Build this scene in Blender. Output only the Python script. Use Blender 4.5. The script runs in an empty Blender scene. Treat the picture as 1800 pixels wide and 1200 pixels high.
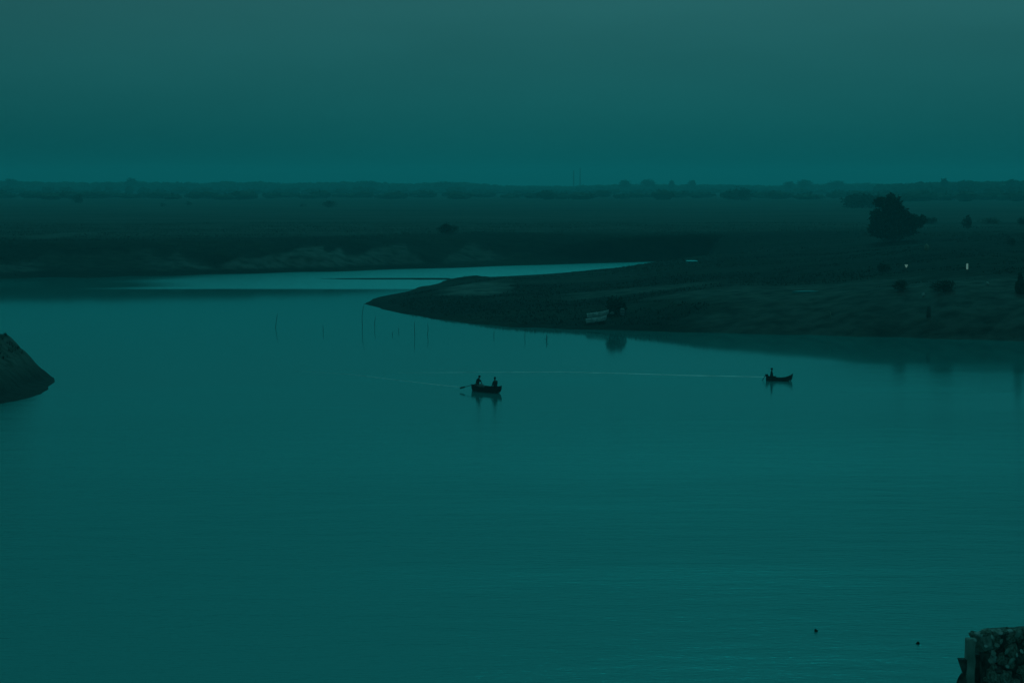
import bpy, bmesh, math, random
import numpy as np
from mathutils import Vector, Matrix, noise as mnoise

random.seed(7)
rng = np.random.default_rng(7)
scene = bpy.context.scene
C = scene.collection
R = math.radians

# ------------------------------------------------------------------ camera
FPX = 3500.0            # focal length in photo pixels (1800 wide) = 70 mm
CAM_H = 22.0            # camera height above the river
PITCH = math.atan(280.0 / FPX)
cam_d = bpy.data.cameras.new('camera')
cam_d.sensor_width = 36.0
cam_d.lens = 70.0
cam_d.clip_start = 0.5
cam_d.clip_end = 30000
cam = bpy.data.objects.new('camera', cam_d)
C.objects.link(cam)
cam.location = (0, 0, CAM_H)
cam.rotation_euler = (math.pi / 2 - PITCH, 0, 0)
scene.camera = cam

# ------------------------------------------------------------------ sky, sun, exposure
SUN_EL, SUN_AZ = R(40), R(8)      # weak light through cloud, ahead and high up
world = bpy.data.worlds.new('World')
scene.world = world
world.use_nodes = True
wn, wl = world.node_tree.nodes, world.node_tree.links
wn.clear()
sky = wn.new('ShaderNodeTexSky')
sky.sky_type = 'NISHITA'
sky.sun_disc = False
sky.sun_elevation = SUN_EL
sky.sun_rotation = SUN_AZ
sky.altitude = 0
sky.air_density = 1.0
sky.dust_density = 1.5
sky.ozone_density = 1.0
SKY_TINT = (0.0112, 0.136, 0.140, 1)
SKY_STRENGTH = 0.05
tint = wn.new('ShaderNodeMix'); tint.data_type = 'RGBA'; tint.blend_type = 'MULTIPLY'
tint.inputs[0].default_value = 1.0
tint.inputs[7].default_value = SKY_TINT
bg = wn.new('ShaderNodeBackground')
bg.inputs['Strength'].default_value = SKY_STRENGTH
wo = wn.new('ShaderNodeOutputWorld')
bw = wn.new('ShaderNodeRGBToBW')
wl.new(sky.outputs[0], bw.inputs[0])
# overcast sky: brighter overhead than at the horizon (CIE overcast, 1 + 2 sin elevation)
tcw = wn.new('ShaderNodeTexCoord'); sep = wn.new('ShaderNodeSeparateXYZ')
cie = wn.new('ShaderNodeMath'); cie.operation = 'MULTIPLY_ADD'; cie.inputs[1].default_value = 5.0; cie.inputs[2].default_value = 1.0
cie.use_clamp = False
top = wn.new('ShaderNodeMath'); top.operation = 'MAXIMUM'; top.inputs[1].default_value = 0.0
lum = wn.new('ShaderNodeMath'); lum.operation = 'MULTIPLY'
wl.new(tcw.outputs['Generated'], sep.inputs[0]); wl.new(sep.outputs[2], top.inputs[0]); 
flat = wn.new('ShaderNodeMath'); flat.operation = 'MINIMUM'; flat.inputs[1].default_value = 0.32   # even cloud higher up
wl.new(top.outputs[0], flat.inputs[0]); wl.new(flat.outputs[0], cie.inputs[0])
even = wn.new('ShaderNodeMath'); even.operation = 'MULTIPLY_ADD'; even.inputs[1].default_value = 0.68; even.inputs[2].default_value = 3.6   # cloud evens the sky out
wl.new(bw.outputs[0], even.inputs[0]); wl.new(even.outputs[0], lum.inputs[0]); wl.new(cie.outputs[0], lum.inputs[1])
# barely visible cloud structure
cmap = wn.new('ShaderNodeMapping'); cmap.inputs['Scale'].default_value = (3, 3, 14)
cnz = wn.new('ShaderNodeTexNoise'); cnz.inputs['Scale'].default_value = 1.6; cnz.inputs['Detail'].default_value = 5
cmr = wn.new('ShaderNodeMapRange'); cmr.inputs[1].default_value = .3; cmr.inputs[2].default_value = .7; cmr.inputs[3].default_value = .93; cmr.inputs[4].default_value = 1.07
cmu = wn.new('ShaderNodeMath'); cmu.operation = 'MULTIPLY'
wl.new(tcw.outputs['Generated'], cmap.inputs[0]); wl.new(cmap.outputs[0], cnz.inputs['Vector']); wl.new(cnz.outputs[0], cmr.inputs[0])
wl.new(lum.outputs[0], cmu.inputs[0]); wl.new(cmr.outputs[0], cmu.inputs[1])
wl.new(cmu.outputs[0], tint.inputs[6])
# a faint rosier tone a little above the horizon
rz = wn.new('ShaderNodeMapRange'); rz.inputs[1].default_value = 0.0; rz.inputs[2].default_value = 0.09; rz.inputs[3].default_value = 0.3; rz.inputs[4].default_value = 2.05
wl.new(sep.outputs[2], rz.inputs[0])
srgb = wn.new('ShaderNodeSeparateColor'); crgb = wn.new('ShaderNodeCombineColor'); rmul = wn.new('ShaderNodeMath'); rmul.operation = 'MULTIPLY'
wl.new(tint.outputs[2], srgb.inputs[0]); wl.new(srgb.outputs[0], rmul.inputs[0]); wl.new(rz.outputs[0], rmul.inputs[1])
wl.new(rmul.outputs[0], crgb.inputs[0]); wl.new(srgb.outputs[1], crgb.inputs[1]); wl.new(srgb.outputs[2], crgb.inputs[2])
wl.new(crgb.outputs[0], bg.inputs[0])
wl.new(bg.outputs[0], wo.inputs[0])

sun_d = bpy.data.lights.new('sun', 'SUN')
sun_d.energy = 0.25
sun_d.angle = R(20)
sun_d.color = (0.02, 1.0, 1.02)
sun = bpy.data.objects.new('sun', sun_d)
C.objects.link(sun)
sd_ = Vector((math.sin(SUN_AZ) * math.cos(SUN_EL), math.cos(SUN_AZ) * math.cos(SUN_EL), math.sin(SUN_EL)))
sun.rotation_euler = sd_.to_track_quat('Z', 'Y').to_euler()
sun.location = (0, -40, 60)

scene.view_settings.view_transform = 'Standard'
scene.view_settings.look = 'None'
scene.view_settings.exposure = 0
scene.view_settings.gamma = 1
scene.view_settings.use_curve_mapping = False
scene.cycles.volume_bounces = 1

# ------------------------------------------------------------------ helpers
cp, sp = math.cos(PITCH), math.sin(PITCH)
def ray(px, py):
    a, b = (px - 900.0) / FPX, (600.0 - py) / FPX
    return Vector((a, cp + b * sp, b * cp - sp))
def at_z(px, py, z=0.0):
    d = ray(px, py); t = (z - CAM_H) / d.z
    return Vector((d.x * t, d.y * t, z))
def at_y(px, py, Y):
    d = ray(px, py); t = Y / d.y
    return Vector((d.x * t, Y, CAM_H + d.z * t))

def mesh_from(name, bm):
    me = bpy.data.meshes.new(name); bm.to_mesh(me); bm.free(); return me
def obj(name, me, mat=None, parent=None, smooth=False):
    if isinstance(me, bmesh.types.BMesh):
        me = mesh_from(name, me)
    o = bpy.data.objects.new(name, me)
    C.objects.link(o)
    if mat is not None and not me.materials:
        me.materials.append(mat)
    if smooth:
        me.polygons.foreach_set('use_smooth', [True] * len(me.polygons))
    if parent is not None:
        o.parent = parent
    return o
def tag(o, label, cat, group=None):
    o['label'] = label; o['category'] = cat
    if group: o['group'] = group
    return o
def thing(name, label, cat, loc=(0, 0, 0), rotz=0.0, group=None):
    o = bpy.data.objects.new(name, None)
    C.objects.link(o)
    o.empty_display_size = 0.2
    o.location = loc; o.rotation_euler = (0, 0, rotz)
    return tag(o, label, cat, group)
def from_data(name, verts, faces):
    me = bpy.data.meshes.new(name); me.from_pydata(verts, [], faces); me.update(); return me

def add_tube(bm, pts, rads, seg=8, cap=True):
    rings = []
    n = len(pts)
    pts = [Vector(p) for p in pts]
    for i, p in enumerate(pts):
        d = (pts[min(i + 1, n - 1)] - pts[max(i - 1, 0)]).normalized()
        a = d.orthogonal().normalized() if abs(d.z) < 0.9 else Vector((1, 0, 0))
        a = (a - d * a.dot(d)).normalized(); b = d.cross(a)
        r = rads[i] if hasattr(rads, '__len__') else rads
        rings.append([bm.verts.new(p + (a * math.cos(t) + b * math.sin(t)) * r)
                      for t in [2 * math.pi * k / seg for k in range(seg)]])
    for i in range(n - 1):
        for k in range(seg):
            bm.faces.new((rings[i][k], rings[i][(k + 1) % seg], rings[i + 1][(k + 1) % seg], rings[i + 1][k]))
    if cap:
        bm.faces.new(rings[0][::-1]); bm.faces.new(rings[-1])
def tube(pts, rads, seg=8):
    bm = bmesh.new(); add_tube(bm, pts, rads, seg); return bm
def add_box(bm, c, s, rot=None, bevel=0.0):
    m = Matrix.Translation(c) @ (rot.to_4x4() if rot else Matrix.Identity(4)) @ Matrix.Diagonal((s[0], s[1], s[2], 1))
    r = bmesh.ops.create_cube(bm, size=1.0, matrix=m)
    if bevel:
        es = list({e for v in r['verts'] for e in v.link_edges})
        bmesh.ops.bevel(bm, geom=es, offset=bevel, segments=2, affect='EDGES', profile=0.6)
def box(c, s, rot=None, bevel=0.0):
    bm = bmesh.new(); add_box(bm, Vector(c), s, rot, bevel); return bm

# ------------------------------------------------------------------ materials
def mat_base(name):
    m = bpy.data.materials.new(name); m.use_nodes = True
    nt = m.node_tree; return m, nt, nt.nodes['Principled BSDF']
def mat_noise(name, c1, c2, scale=4.0, rough=0.85, bump=0.3, detail=6.0, coord='Object', stretch=(1, 1, 1), spec=0.2):
    m, nt, b = mat_base(name)
    tc = nt.nodes.new('ShaderNodeTexCoord'); mp = nt.nodes.new('ShaderNodeMapping')
    mp.inputs['Scale'].default_value = stretch
    nz = nt.nodes.new('ShaderNodeTexNoise'); nz.inputs['Scale'].default_value = scale; nz.inputs['Detail'].default_value = detail
    rp = nt.nodes.new('ShaderNodeValToRGB')
    rp.color_ramp.elements[0].position = 0.34; rp.color_ramp.elements[1].position = 0.68
    rp.color_ramp.elements[0].color = (*c1, 1); rp.color_ramp.elements[1].color = (*c2, 1)
    nt.links.new(tc.outputs[coord], mp.inputs[0]); nt.links.new(mp.outputs[0], nz.inputs['Vector'])
    nt.links.new(nz.outputs[0], rp.inputs[0]); nt.links.new(rp.outputs[0], b.inputs['Base Color'])
    bp = nt.nodes.new('ShaderNodeBump'); bp.inputs['Strength'].default_value = bump; bp.inputs['Distance'].default_value = 0.05
    nt.links.new(nz.outputs[0], bp.inputs['Height']); nt.links.new(bp.outputs[0], b.inputs['Normal'])
    b.inputs['Roughness'].default_value = rough
    b.inputs['Specular IOR Level'].default_value = spec
    return m
M = {}
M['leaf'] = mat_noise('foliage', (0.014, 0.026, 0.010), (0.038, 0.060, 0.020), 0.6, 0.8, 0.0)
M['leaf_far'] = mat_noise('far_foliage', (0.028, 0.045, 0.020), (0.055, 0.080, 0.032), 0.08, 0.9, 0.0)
M['bark'] = mat_noise('bark', (0.05, 0.04, 0.03), (0.11, 0.09, 0.07), 3.0, 0.9, 0.6, stretch=(1, 1, 0.2))
M['wood_dark'] = mat_noise('tarred_wood', (0.012, 0.010, 0.009), (0.035, 0.028, 0.022), 6.0, 0.75, 0.3, stretch=(0.3, 1, 1))
M['wood_grey'] = mat_noise('weathered_wood', (0.05, 0.045, 0.04), (0.11, 0.10, 0.085), 8.0, 0.85, 0.3, stretch=(0.3, 1, 1))
M['paint_pale'] = mat_noise('worn_pale_paint', (0.45, 0.46, 0.45), (0.78, 0.78, 0.75), 3.0, 0.6, 0.2)
M['stake'] = mat_noise('wet_bamboo', (0.015, 0.015, 0.012), (0.04, 0.038, 0.03), 5.0, 0.7, 0.3)
M['skin'] = mat_noise('skin', (0.10, 0.060, 0.042), (0.14, 0.085, 0.06), 3.0, 0.6, 0.0)
M['hair'] = mat_noise('hair', (0.006, 0.006, 0.006), (0.014, 0.013, 0.012), 20.0, 0.7, 0.2)
M['cloth_dark'] = mat_noise('dark_cloth', (0.012, 0.013, 0.017), (0.03, 0.03, 0.038), 8.0, 0.95, 0.2)
M['cloth_pale'] = mat_noise('faded_cloth', (0.16, 0.17, 0.17), (0.30, 0.31, 0.30), 6.0, 0.95, 0.2)
M['stone'] = mat_noise('mossy_stone', (0.07, 0.09, 0.06), (0.36, 0.36, 0.31), 3.0, 0.95, 0.6)
M['stone_dark'] = mat_noise('damp_dark_stone', (0.035, 0.04, 0.035), (0.15, 0.15, 0.13), 3.0, 0.95, 0.6)
M['plaster'] = mat_noise('flaking_plaster', (0.16, 0.19, 0.16), (0.45, 0.45, 0.40), 2.5, 0.95, 0.5, stretch=(1, 1, 0.4))
M['chip'] = mat_noise('pale_chips', (0.35, 0.36, 0.34), (0.60, 0.60, 0.56), 6.0, 0.8, 0.2)
M['white'] = mat_noise('chalky_white', (0.80, 0.80, 0.80), (0.9, 0.9, 0.9), 6.0, 0.8, 0.1)
M['straw'] = mat_noise('pale_straw', (0.22, 0.20, 0.14), (0.38, 0.35, 0.26), 6.0, 0.95, 0.4)
M['grass'] = mat_noise('grass', (0.008, 0.013, 0.006), (0.024, 0.030, 0.014), 0.15, 0.95, 0.0)
M['masonry'] = mat_noise('chimney_masonry', (0.06, 0.055, 0.05), (0.12, 0.11, 0.10), 0.3, 0.9, 0.1)

# ------------------------------------------------------------------ numpy noise
_perm = rng.permutation(512)
_val = rng.random(512)
def vnoise(x, y):
    xi = np.floor(x).astype(np.int64); yi = np.floor(y).astype(np.int64)
    xf = x - xi; yf = y - yi
    u = xf * xf * (3 - 2 * xf); v = yf * yf * (3 - 2 * yf)
    def h(a, b): return _val[(_perm[(a & 511)] + b * 57) & 511]
    return (h(xi, yi) * (1 - u) + h(xi + 1, yi) * u) * (1 - v) + (h(xi, yi + 1) * (1 - u) + h(xi + 1, yi + 1) * u) * v
def fbm(x, y, o=4):
    s = np.zeros_like(x); a = 0.5; t = 0
    for i in range(o):
        s = s + a * vnoise(x * 2 ** i + 17.3 * i, y * 2 ** i + 9.1 * i); t += a; a *= 0.5
    return s / t - 0.5
def sstep(a, b, x):
    t = np.clip((x - a) / (b - a), 0, 1); return t * t * (3 - 2 * t)

# ------------------------------------------------------------------ shorelines (traced on the water plane, in metres)
shore_px = [(-1500, 508), (-800, 500), (-300, 495), (0, 491), (90, 487), (150, 489), (230, 485), (300, 485), (370, 482), (450, 481),
            (520, 478), (600, 477), (700, 473), (800, 471), (900, 467), (1000, 464.5), (1080, 462), (1150, 460), (1235, 457.5),
            (1228, 461.5), (1180, 464.5), (1120, 468), (1060, 473), (1000, 478.5), (930, 483), (870, 486), (800, 489), (775, 494),
            (765, 500), (735, 506), (705, 513), (680, 520), (660, 526), (645, 531), (640, 534),
            (655, 538), (672, 543), (690, 546), (712, 551), (735, 554), (760, 560), (800, 564), (830, 569), (865, 571), (900, 575),
            (950, 576), (1000, 579), (1060, 579.5), (1100, 581), (1150, 582), (1200, 584), (1275, 585), (1350, 588), (1420, 588.5), (1500, 592),
            (1580, 593), (1650, 596), (1730, 597), (1800, 600), (2100, 606), (2600, 614), (3300, 622)]
poly = [(at_z(x, y).x, at_z(x, y).y) for x, y in shore_px]
poly += [(8000, 400), (8000, 20000), (-8000, 20000), (-8000, poly[0][1])]
bar_px = [(550, 490), (600, 489), (690, 488.6), (790, 488.6), (806, 492), (700, 491.4), (610, 491)]
bar = [(at_z(x, y).x, at_z(x, y).y) for x, y in bar_px]
def sdist(X, Y, P):
    d = np.full(X.shape, 1e9); ins = np.zeros(X.shape, bool)
    n = len(P)
    for i in range(n):
        ax, ay = P[i]; bx, by = P[(i + 1) % n]
        ex, ey = bx - ax, by - ay
        t = np.clip(((X - ax) * ex + (Y - ay) * ey) / (ex * ex + ey * ey + 1e-12), 0, 1)
        d = np.minimum(d, (X - ax - t * ex) ** 2 + (Y - ay - t * ey) ** 2)
        if ay != by:
            c = ((ay > Y) != (by > Y)) & (X < (bx - ax) * (Y - ay) / (by - ay) + ax)
            ins ^= c
    return np.where(ins, 1, -1) * np.sqrt(d)

PLAIN_Z = 7.4
sc_px = [(-1500, 430), (-300, 426), (0, 424), (200, 423), (400, 422), (560, 419), (700, 415), (850, 412), (1000, 411.5), (1300, 411), (1500, 409),
         (1650, 406.5), (1800, 405), (2200, 402), (3300, 398)]
_sc = [at_z(x, y, PLAIN_Z) for x, y in sc_px]
_scu = np.array([p.x / p.y for p in _sc]); _scy = np.array([p.y for p in _sc])

_ch = [at_z(x, y) for x, y in [(640, 533), (680, 519), (735, 506), (775, 497), (870, 486), (1000, 478.5), (1120, 468), (1235, 460.5), (1420, 455)]]
_chu = np.array([p.x / p.y for p in _ch]); _chy = np.array([p.y for p in _ch])
def sd_land(X, Y):
    s = sdist(X, Y, poly) + 3.6 * fbm(X * 0.05, Y * 0.05, 3) * np.clip(Y / 450, 0.2, 1)
    return s
def height(X, Y):
    X = np.asarray(X, float); Y = np.asarray(Y, float)
    sd = sd_land(X, Y)
    sb = sdist(X, Y, bar)
    u = X / np.maximum(Y, 1.0)
    low = 2.0 + 2.6 * sstep(0.02, 0.13, u) + 3.5 * sstep(0.12, 0.24, u)
    low = low * (1 + 0.40 * fbm(X * 0.03, Y * 0.03, 3))
    # the spit slopes gently down to the channel behind it
    back = sstep(-2, 62, np.interp(u, _chu, _chy) - Y) * (Y < np.interp(u, _chu, _chy)) + (Y >= np.interp(u, _chu, _chy))
    low = low * (.12 + .88 * np.where((u > _chu[0]) & (u < .135), back + (1 - back) * sstep(.098, .135, u), 1.0))
    sdp = np.maximum(sd, 0)
    h = low * (1 - np.exp(-sdp / (9.5)))
    ys = np.interp(u, _scu, _scy) + 16 * fbm(X * 0.02 + 40, Y * 0.004, 3)
    w = 34 + 26 * fbm(X * 0.035 + 9, Y * 0.002 + 5, 3)
    terr = sstep(0, 1, (Y - (ys - w)) / w)
    h = h + (PLAIN_Z - h) * terr * sstep(0, 8, sdp)
    rough = 0.7 * fbm(X * 0.022 + 3, Y * 0.16, 3) + 0.5 * fbm(X * 0.12, Y * 0.12, 4) + 0.25 * fbm(X * 0.5, Y * 0.5, 2)
    h = h + rough * np.where((u > _chu[0]) & (u < .135), .2 + .8 * back, 1.0) * sstep(0, 12, sdp) * (1 - 0.6 * sstep(700, 1300, Y))
    h = h + 1.2 * fbm(X * 0.006, Y * 0.006, 2) * sstep(650, 1200, Y)
    hb = 0.16 * np.clip(sb / 3.0, 0, 1)
    under = np.maximum(-3.0, 0.14 * np.minimum(sd, 0))
    out = np.where(sd > 0, h + 0.02, under)
    return np.where(sb > 0, np.maximum(out, hb), out)
def ground_z(x, y):
    return float(height(np.array([x]), np.array([y]))[0])
def ground_hit(px, py):
    d = ray(px, py)
    ts = np.geomspace(60, 3500, 5000) / d.y
    X, Y, Z = d.x * ts, d.y * ts, CAM_H + d.z * ts
    hit = np.nonzero(Z <= np.maximum(height(X, Y), 0.0))[0]
    i = hit[0] if len(hit) else -1
    return Vector((X[i], Y[i], max(0.0, ground_z(X[i], Y[i]))))

# ------------------------------------------------------------------ ground: one sheet to the horizon
NR, NC = 560, 620
rows = np.concatenate([np.geomspace(60, 240, 50)[:-1], np.geomspace(240, 720, NR - 150), np.geomspace(720, 6000, 101)[1:]])
cu = np.linspace(-1, 1, NC); cols = 0.29 * cu + 0.36 * cu ** 7
Yg, Ug = np.meshgrid(rows, cols, indexing='ij')
Xg = Ug * Yg
Zg = height(Xg, Yg)
nr, nc = Yg.shape
V = np.stack([Xg.ravel(), Yg.ravel(), Zg.ravel()], 1)
idx = np.arange(nr * nc).reshape(nr, nc)
F = np.stack([idx[:-1, :-1].ravel(), idx[:-1, 1:].ravel(), idx[1:, 1:].ravel(), idx[1:, :-1].ravel()], 1)
gme = bpy.data.meshes.new('ground')
gme.vertices.add(len(V)); gme.vertices.foreach_set('co', V.ravel())
gme.loops.add(F.size); gme.loops.foreach_set('vertex_index', F.ravel())
gme.polygons.add(len(F)); gme.polygons.foreach_set('loop_start', np.arange(0, F.size, 4))
gme.polygons.foreach_set('use_smooth', np.ones(len(F), bool))
gme.update(calc_edges=True)
# bare sand and mud: where the soil itself is pale (slumped bank faces, trodden ground)
sand = np.zeros_like(Xg)
def patch(px0, py0, px1, py1, z, amt):
    global sand
    a, b = at_z(px0, py1, z), at_z(px1, py0, z)
    cx, cy, rx, ry = (a.x + b.x) / 2, (a.y + b.y) / 2, abs(b.x - a.x) / 2, abs(b.y - a.y) / 2
    q = ((Xg - cx) / rx) ** 2 + ((Yg - cy) / ry) ** 2
    sand = np.maximum(sand, amt * np.clip(1.25 - q + 2.4 * fbm(Xg * 0.028 + 3, Yg * 0.15, 4), 0, 1))
# slumped fans of pale sand at the foot of the far bluff
relh = Zg / PLAIN_Z
fan = np.clip(.05 + 1.7 * (fbm(Xg * .10 + 2, Xg * 0 + 4.2, 3) + .24), .02, .78)
pxg = 900 + FPX * Xg / Yg
famt = np.interp(pxg, [-900, 0, 60, 80, 230, 300, 400, 600, 680, 760, 860, 920], [.3, .5, .5, .12, .15, .5, .8, .8, .55, .35, .4, 0])
sand = famt * sstep(.10, .2, relh) * (1 - sstep(fan - .10, fan + .06, relh)) * (Yg > 400) * (Yg < 620)
for p in [(940, 438, 1320, 447, 4, .55), (760, 494, 900, 522, 1.6, .85),
          (960, 508, 1260, 524, 2.5, .4), (1180, 498, 1560, 522, 4.5, .42), (1240, 524, 1560, 560, 3.5, .45), (1540, 522, 1900, 568, 4, .5),
          (0, 408, 200, 421, 7.4, .25), (1600, 408, 1850, 418, 7, .22), (880, 470, 1100, 500, 2, .15)]:
    patch(*p)
fieldm = sstep(PLAIN_Z - 1.6, PLAIN_Z - .2, Zg) * sstep(0, 40, Yg - np.interp(Xg / Yg, _scu, _scy))
gf = gme.attributes.new('stubble', 'FLOAT', 'POINT'); gf.data.foreach_set('value', fieldm.ravel().astype(np.float32))
ga = gme.attributes.new('bare_soil', 'FLOAT', 'POINT'); ga.data.foreach_set('value', sand.ravel().astype(np.float32))

gm, nt, pb = mat_base('river_plain')
N, L = nt.nodes, nt.links
geo = N.new('ShaderNodeNewGeometry')
mp1 = N.new('ShaderNodeMapping'); mp1.inputs['Scale'].default_value = (0.012, 0.05, 0.05)
mp2 = N.new('ShaderNodeMapping'); mp2.inputs['Scale'].default_value = (0.35, 0.5, 0.5)
L.new(geo.outputs['Position'], mp1.inputs[0]); L.new(geo.outputs['Position'], mp2.inputs[0])
n1 = N.new('ShaderNodeTexNoise'); n1.inputs['Scale'].default_value = 1; n1.inputs['Detail'].default_value = 5
n2 = N.new('ShaderNodeTexNoise'); n2.inputs['Scale'].default_value = 1; n2.inputs['Detail'].default_value = 6
L.new(mp1.outputs[0], n1.inputs['Vector']); L.new(mp2.outputs[0], n2.inputs['Vector'])
r1 = N.new('ShaderNodeValToRGB'); e = r1.color_ramp.elements
e[0].position = .36; e[0].color = (0.005, 0.008, 0.004, 1); e[1].position = .66; e[1].color = (0.024, 0.030, 0.016, 1)
L.new(n1.outputs[0], r1.inputs[0])
r2 = N.new('ShaderNodeValToRGB'); e = r2.color_ramp.elements
e[0].position = .3; e[0].color = (0.45, 0.45, 0.45, 1); e[1].position = .72; e[1].color = (1.3, 1.3, 1.3, 1)
L.new(n2.outputs[0], r2.inputs[0])
mul = N.new('ShaderNodeMix'); mul.data_type = 'RGBA'; mul.blend_type = 'MULTIPLY'; mul.inputs[0].default_value = 1
L.new(r1.outputs[0], mul.inputs[6]); L.new(r2.outputs[0], mul.inputs[7])
at = N.new('ShaderNodeAttribute'); at.attribute_name = 'bare_soil'
am = N.new('ShaderNodeMath'); am.operation = 'MULTIPLY'; am.use_clamp = True
ar = N.new('ShaderNodeMapRange'); ar.inputs[1].default_value = .3; ar.inputs[2].default_value = .62; ar.inputs[3].default_value = .25; ar.inputs[4].default_value = 1.15
L.new(n2.outputs[0], ar.inputs[0]); L.new(ar.outputs[0], am.inputs[0]); L.new(at.outputs['Fac'], am.inputs[1])
soil = N.new('ShaderNodeMix'); soil.data_type = 'RGBA'; soil.inputs[7].default_value = (0.18, 0.19, 0.165, 1)
af = N.new('ShaderNodeAttribute'); af.attribute_name = 'stubble'
r3 = N.new('ShaderNodeValToRGB'); e = r3.color_ramp.elements
e[0].position = .3; e[0].color = (0.028, 0.038, 0.030, 1); e[1].position = .7; e[1].color = (0.085, 0.095, 0.078, 1)
L.new(n1.outputs[0], r3.inputs[0])
fld = N.new('ShaderNodeMix'); fld.data_type = 'RGBA'
L.new(af.outputs['Fac'], fld.inputs[0]); L.new(mul.outputs[2], fld.inputs[6]); L.new(r3.outputs[0], fld.inputs[7])
L.new(am.outputs[0], soil.inputs[0]); L.new(fld.outputs[2], soil.inputs[6])
L.new(soil.outputs[2], pb.inputs['Base Color'])
pb.inputs['Roughness'].default_value = 0.95; pb.inputs['Specular IOR Level'].default_value = 0.1
gb = N.new('ShaderNodeBump'); gb.inputs['Strength'].default_value = 0.6; gb.inputs['Distance'].default_value = 0.5
L.new(n2.outputs[0], gb.inputs['Height']); L.new(gb.outputs[0], pb.inputs['Normal'])
ground = obj('ground', gme, gm); ground['kind'] = 'structure'

# ------------------------------------------------------------------ headland on the left: steep mud bluff
def make_headland():
    wl_px = [(-420, 745), (-250, 738), (-120, 726), (-40, 715), (0, 709), (30, 704), (55, 698), (72, 692), (84, 683), (91, 674), (94, 667),
             (92, 664), (60, 659), (0, 655), (-120, 650), (-300, 646), (-500, 640)]
    P = [(at_z(x, y).x, at_z(x, y).y) for x, y in wl_px]
    P += [(-150, 215), (-150, 190)]
    x = np.linspace(-112, -46, 230); y = np.linspace(172, 246, 230)
    Y2, X2 = np.meshgrid(y, x, indexing='ij')
    sd = sdist(X2, Y2, P) + 0.6 * fbm(X2 * 0.22, Y2 * 0.22, 3)
    # crest drops towards the tip
    tipx = at_z(96, 664).x
    crest = np.interp(tipx - X2, [-2, 0, 1.0, 2.0, 3.4, 4.6, 5.4, 6.2, 8, 14, 30, 60], [0.3, 0.7, 1.6, 2.4, 3.4, 4.2, 4.7, 4.9, 5.1, 5.5, 6.2, 7.0])
    prof = .35 * sstep(-.3, .7, sd) + .65 * sstep(-0.2, 3.4, sd)
    z = crest * prof + (0.45 * fbm(X2 * 0.5, Y2 * 0.5, 4) + 0.5 * fbm(X2 * 0.9, Y2 * 0.18, 3)) * sstep(0, 2, sd)
    z = np.where(sd > 0, z, np.maximum(-2, sd * 0.3))
    n = 230
    Vv = np.stack([X2.ravel(), Y2.ravel(), z.ravel()], 1)
    ii = np.arange(n * n).reshape(n, n)
    Ff = np.stack([ii[:-1, :-1].ravel(), ii[:-1, 1:].ravel(), ii[1:, 1:].ravel(), ii[1:, :-1].ravel()], 1)
    me = from_data('headland', Vv.tolist(), Ff.tolist())
    m, nt, b = mat_base('bluff_mud')
    N, L = nt.nodes, nt.links
    g = N.new('ShaderNodeNewGeometry'); s = N.new('ShaderNodeSeparateXYZ'); L.new(g.outputs['Position'], s.inputs[0])
    nz = N.new('ShaderNodeTexNoise'); nz.inputs['Scale'].default_value = 0.9; nz.inputs['Detail'].default_value = 7
    mp = N.new('ShaderNodeMapping'); mp.inputs['Scale'].default_value = (1, 1, 0.6); L.new(g.outputs['Position'], mp.inputs[0]); L.new(mp.outputs[0], nz.inputs['Vector'])
    nn = N.new('ShaderNodeSeparateXYZ'); L.new(g.outputs['Normal'], nn.inputs[0])
    add = N.new('ShaderNodeMath'); add.operation = 'MULTIPLY_ADD'; add.inputs[1].default_value = 0.7; L.new(nz.outputs[0], add.inputs[0]); L.new(nn.outputs[2], add.inputs[2])
    rp = N.new('ShaderNodeValToRGB'); e = rp.color_ramp.elements
    e[0].position = .55; e[0].color = (0.115, 0.105, 0.085, 1); e[1].position = 1.0; e[1].color = (0.022, 0.03, 0.014, 1)
    mr = N.new('ShaderNodeMapRange'); mr.inputs[1].default_value = .75; mr.inputs[2].default_value = 1.35; L.new(add.outputs[0], mr.inputs[0]); L.new(mr.outputs[0], rp.inputs[0])
    wet = N.new('ShaderNodeMapRange'); wet.inputs[1].default_value = 0.1; wet.inputs[2].default_value = 2.0
    w2 = N.new('ShaderNodeMath'); w2.operation = 'MULTIPLY_ADD'; w2.inputs[1].default_value = -1.6; L.new(nz.outputs[0], w2.inputs[0]); L.new(s.outputs[2], w2.inputs[2])
    L.new(w2.outputs[0], wet.inputs[0])
    mx = N.new('ShaderNodeMix'); mx.data_type = 'RGBA'; mx.inputs[6].default_value = (0.028, 0.024, 0.019, 1)
    L.new(wet.outputs[0], mx.inputs[0]); L.new(rp.outputs[0], mx.inputs[7]); L.new(mx.outputs[2], b.inputs['Base Color'])
    b.inputs['Roughness'].default_value = 0.9; b.inputs['Specular IOR Level'].default_value = 0.15
    bp = N.new('ShaderNodeBump'); bp.inputs['Strength'].default_value = .8; bp.inputs['Distance'].default_value = .25
    L.new(nz.outputs[0], bp.inputs['Height']); L.new(bp.outputs[0], b.inputs['Normal'])
    o = obj('headland', me, m, smooth=True); o['kind'] = 'structure'
    return X2, Y2, z, sd
HX, HY, HZ, HS = make_headland()

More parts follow.
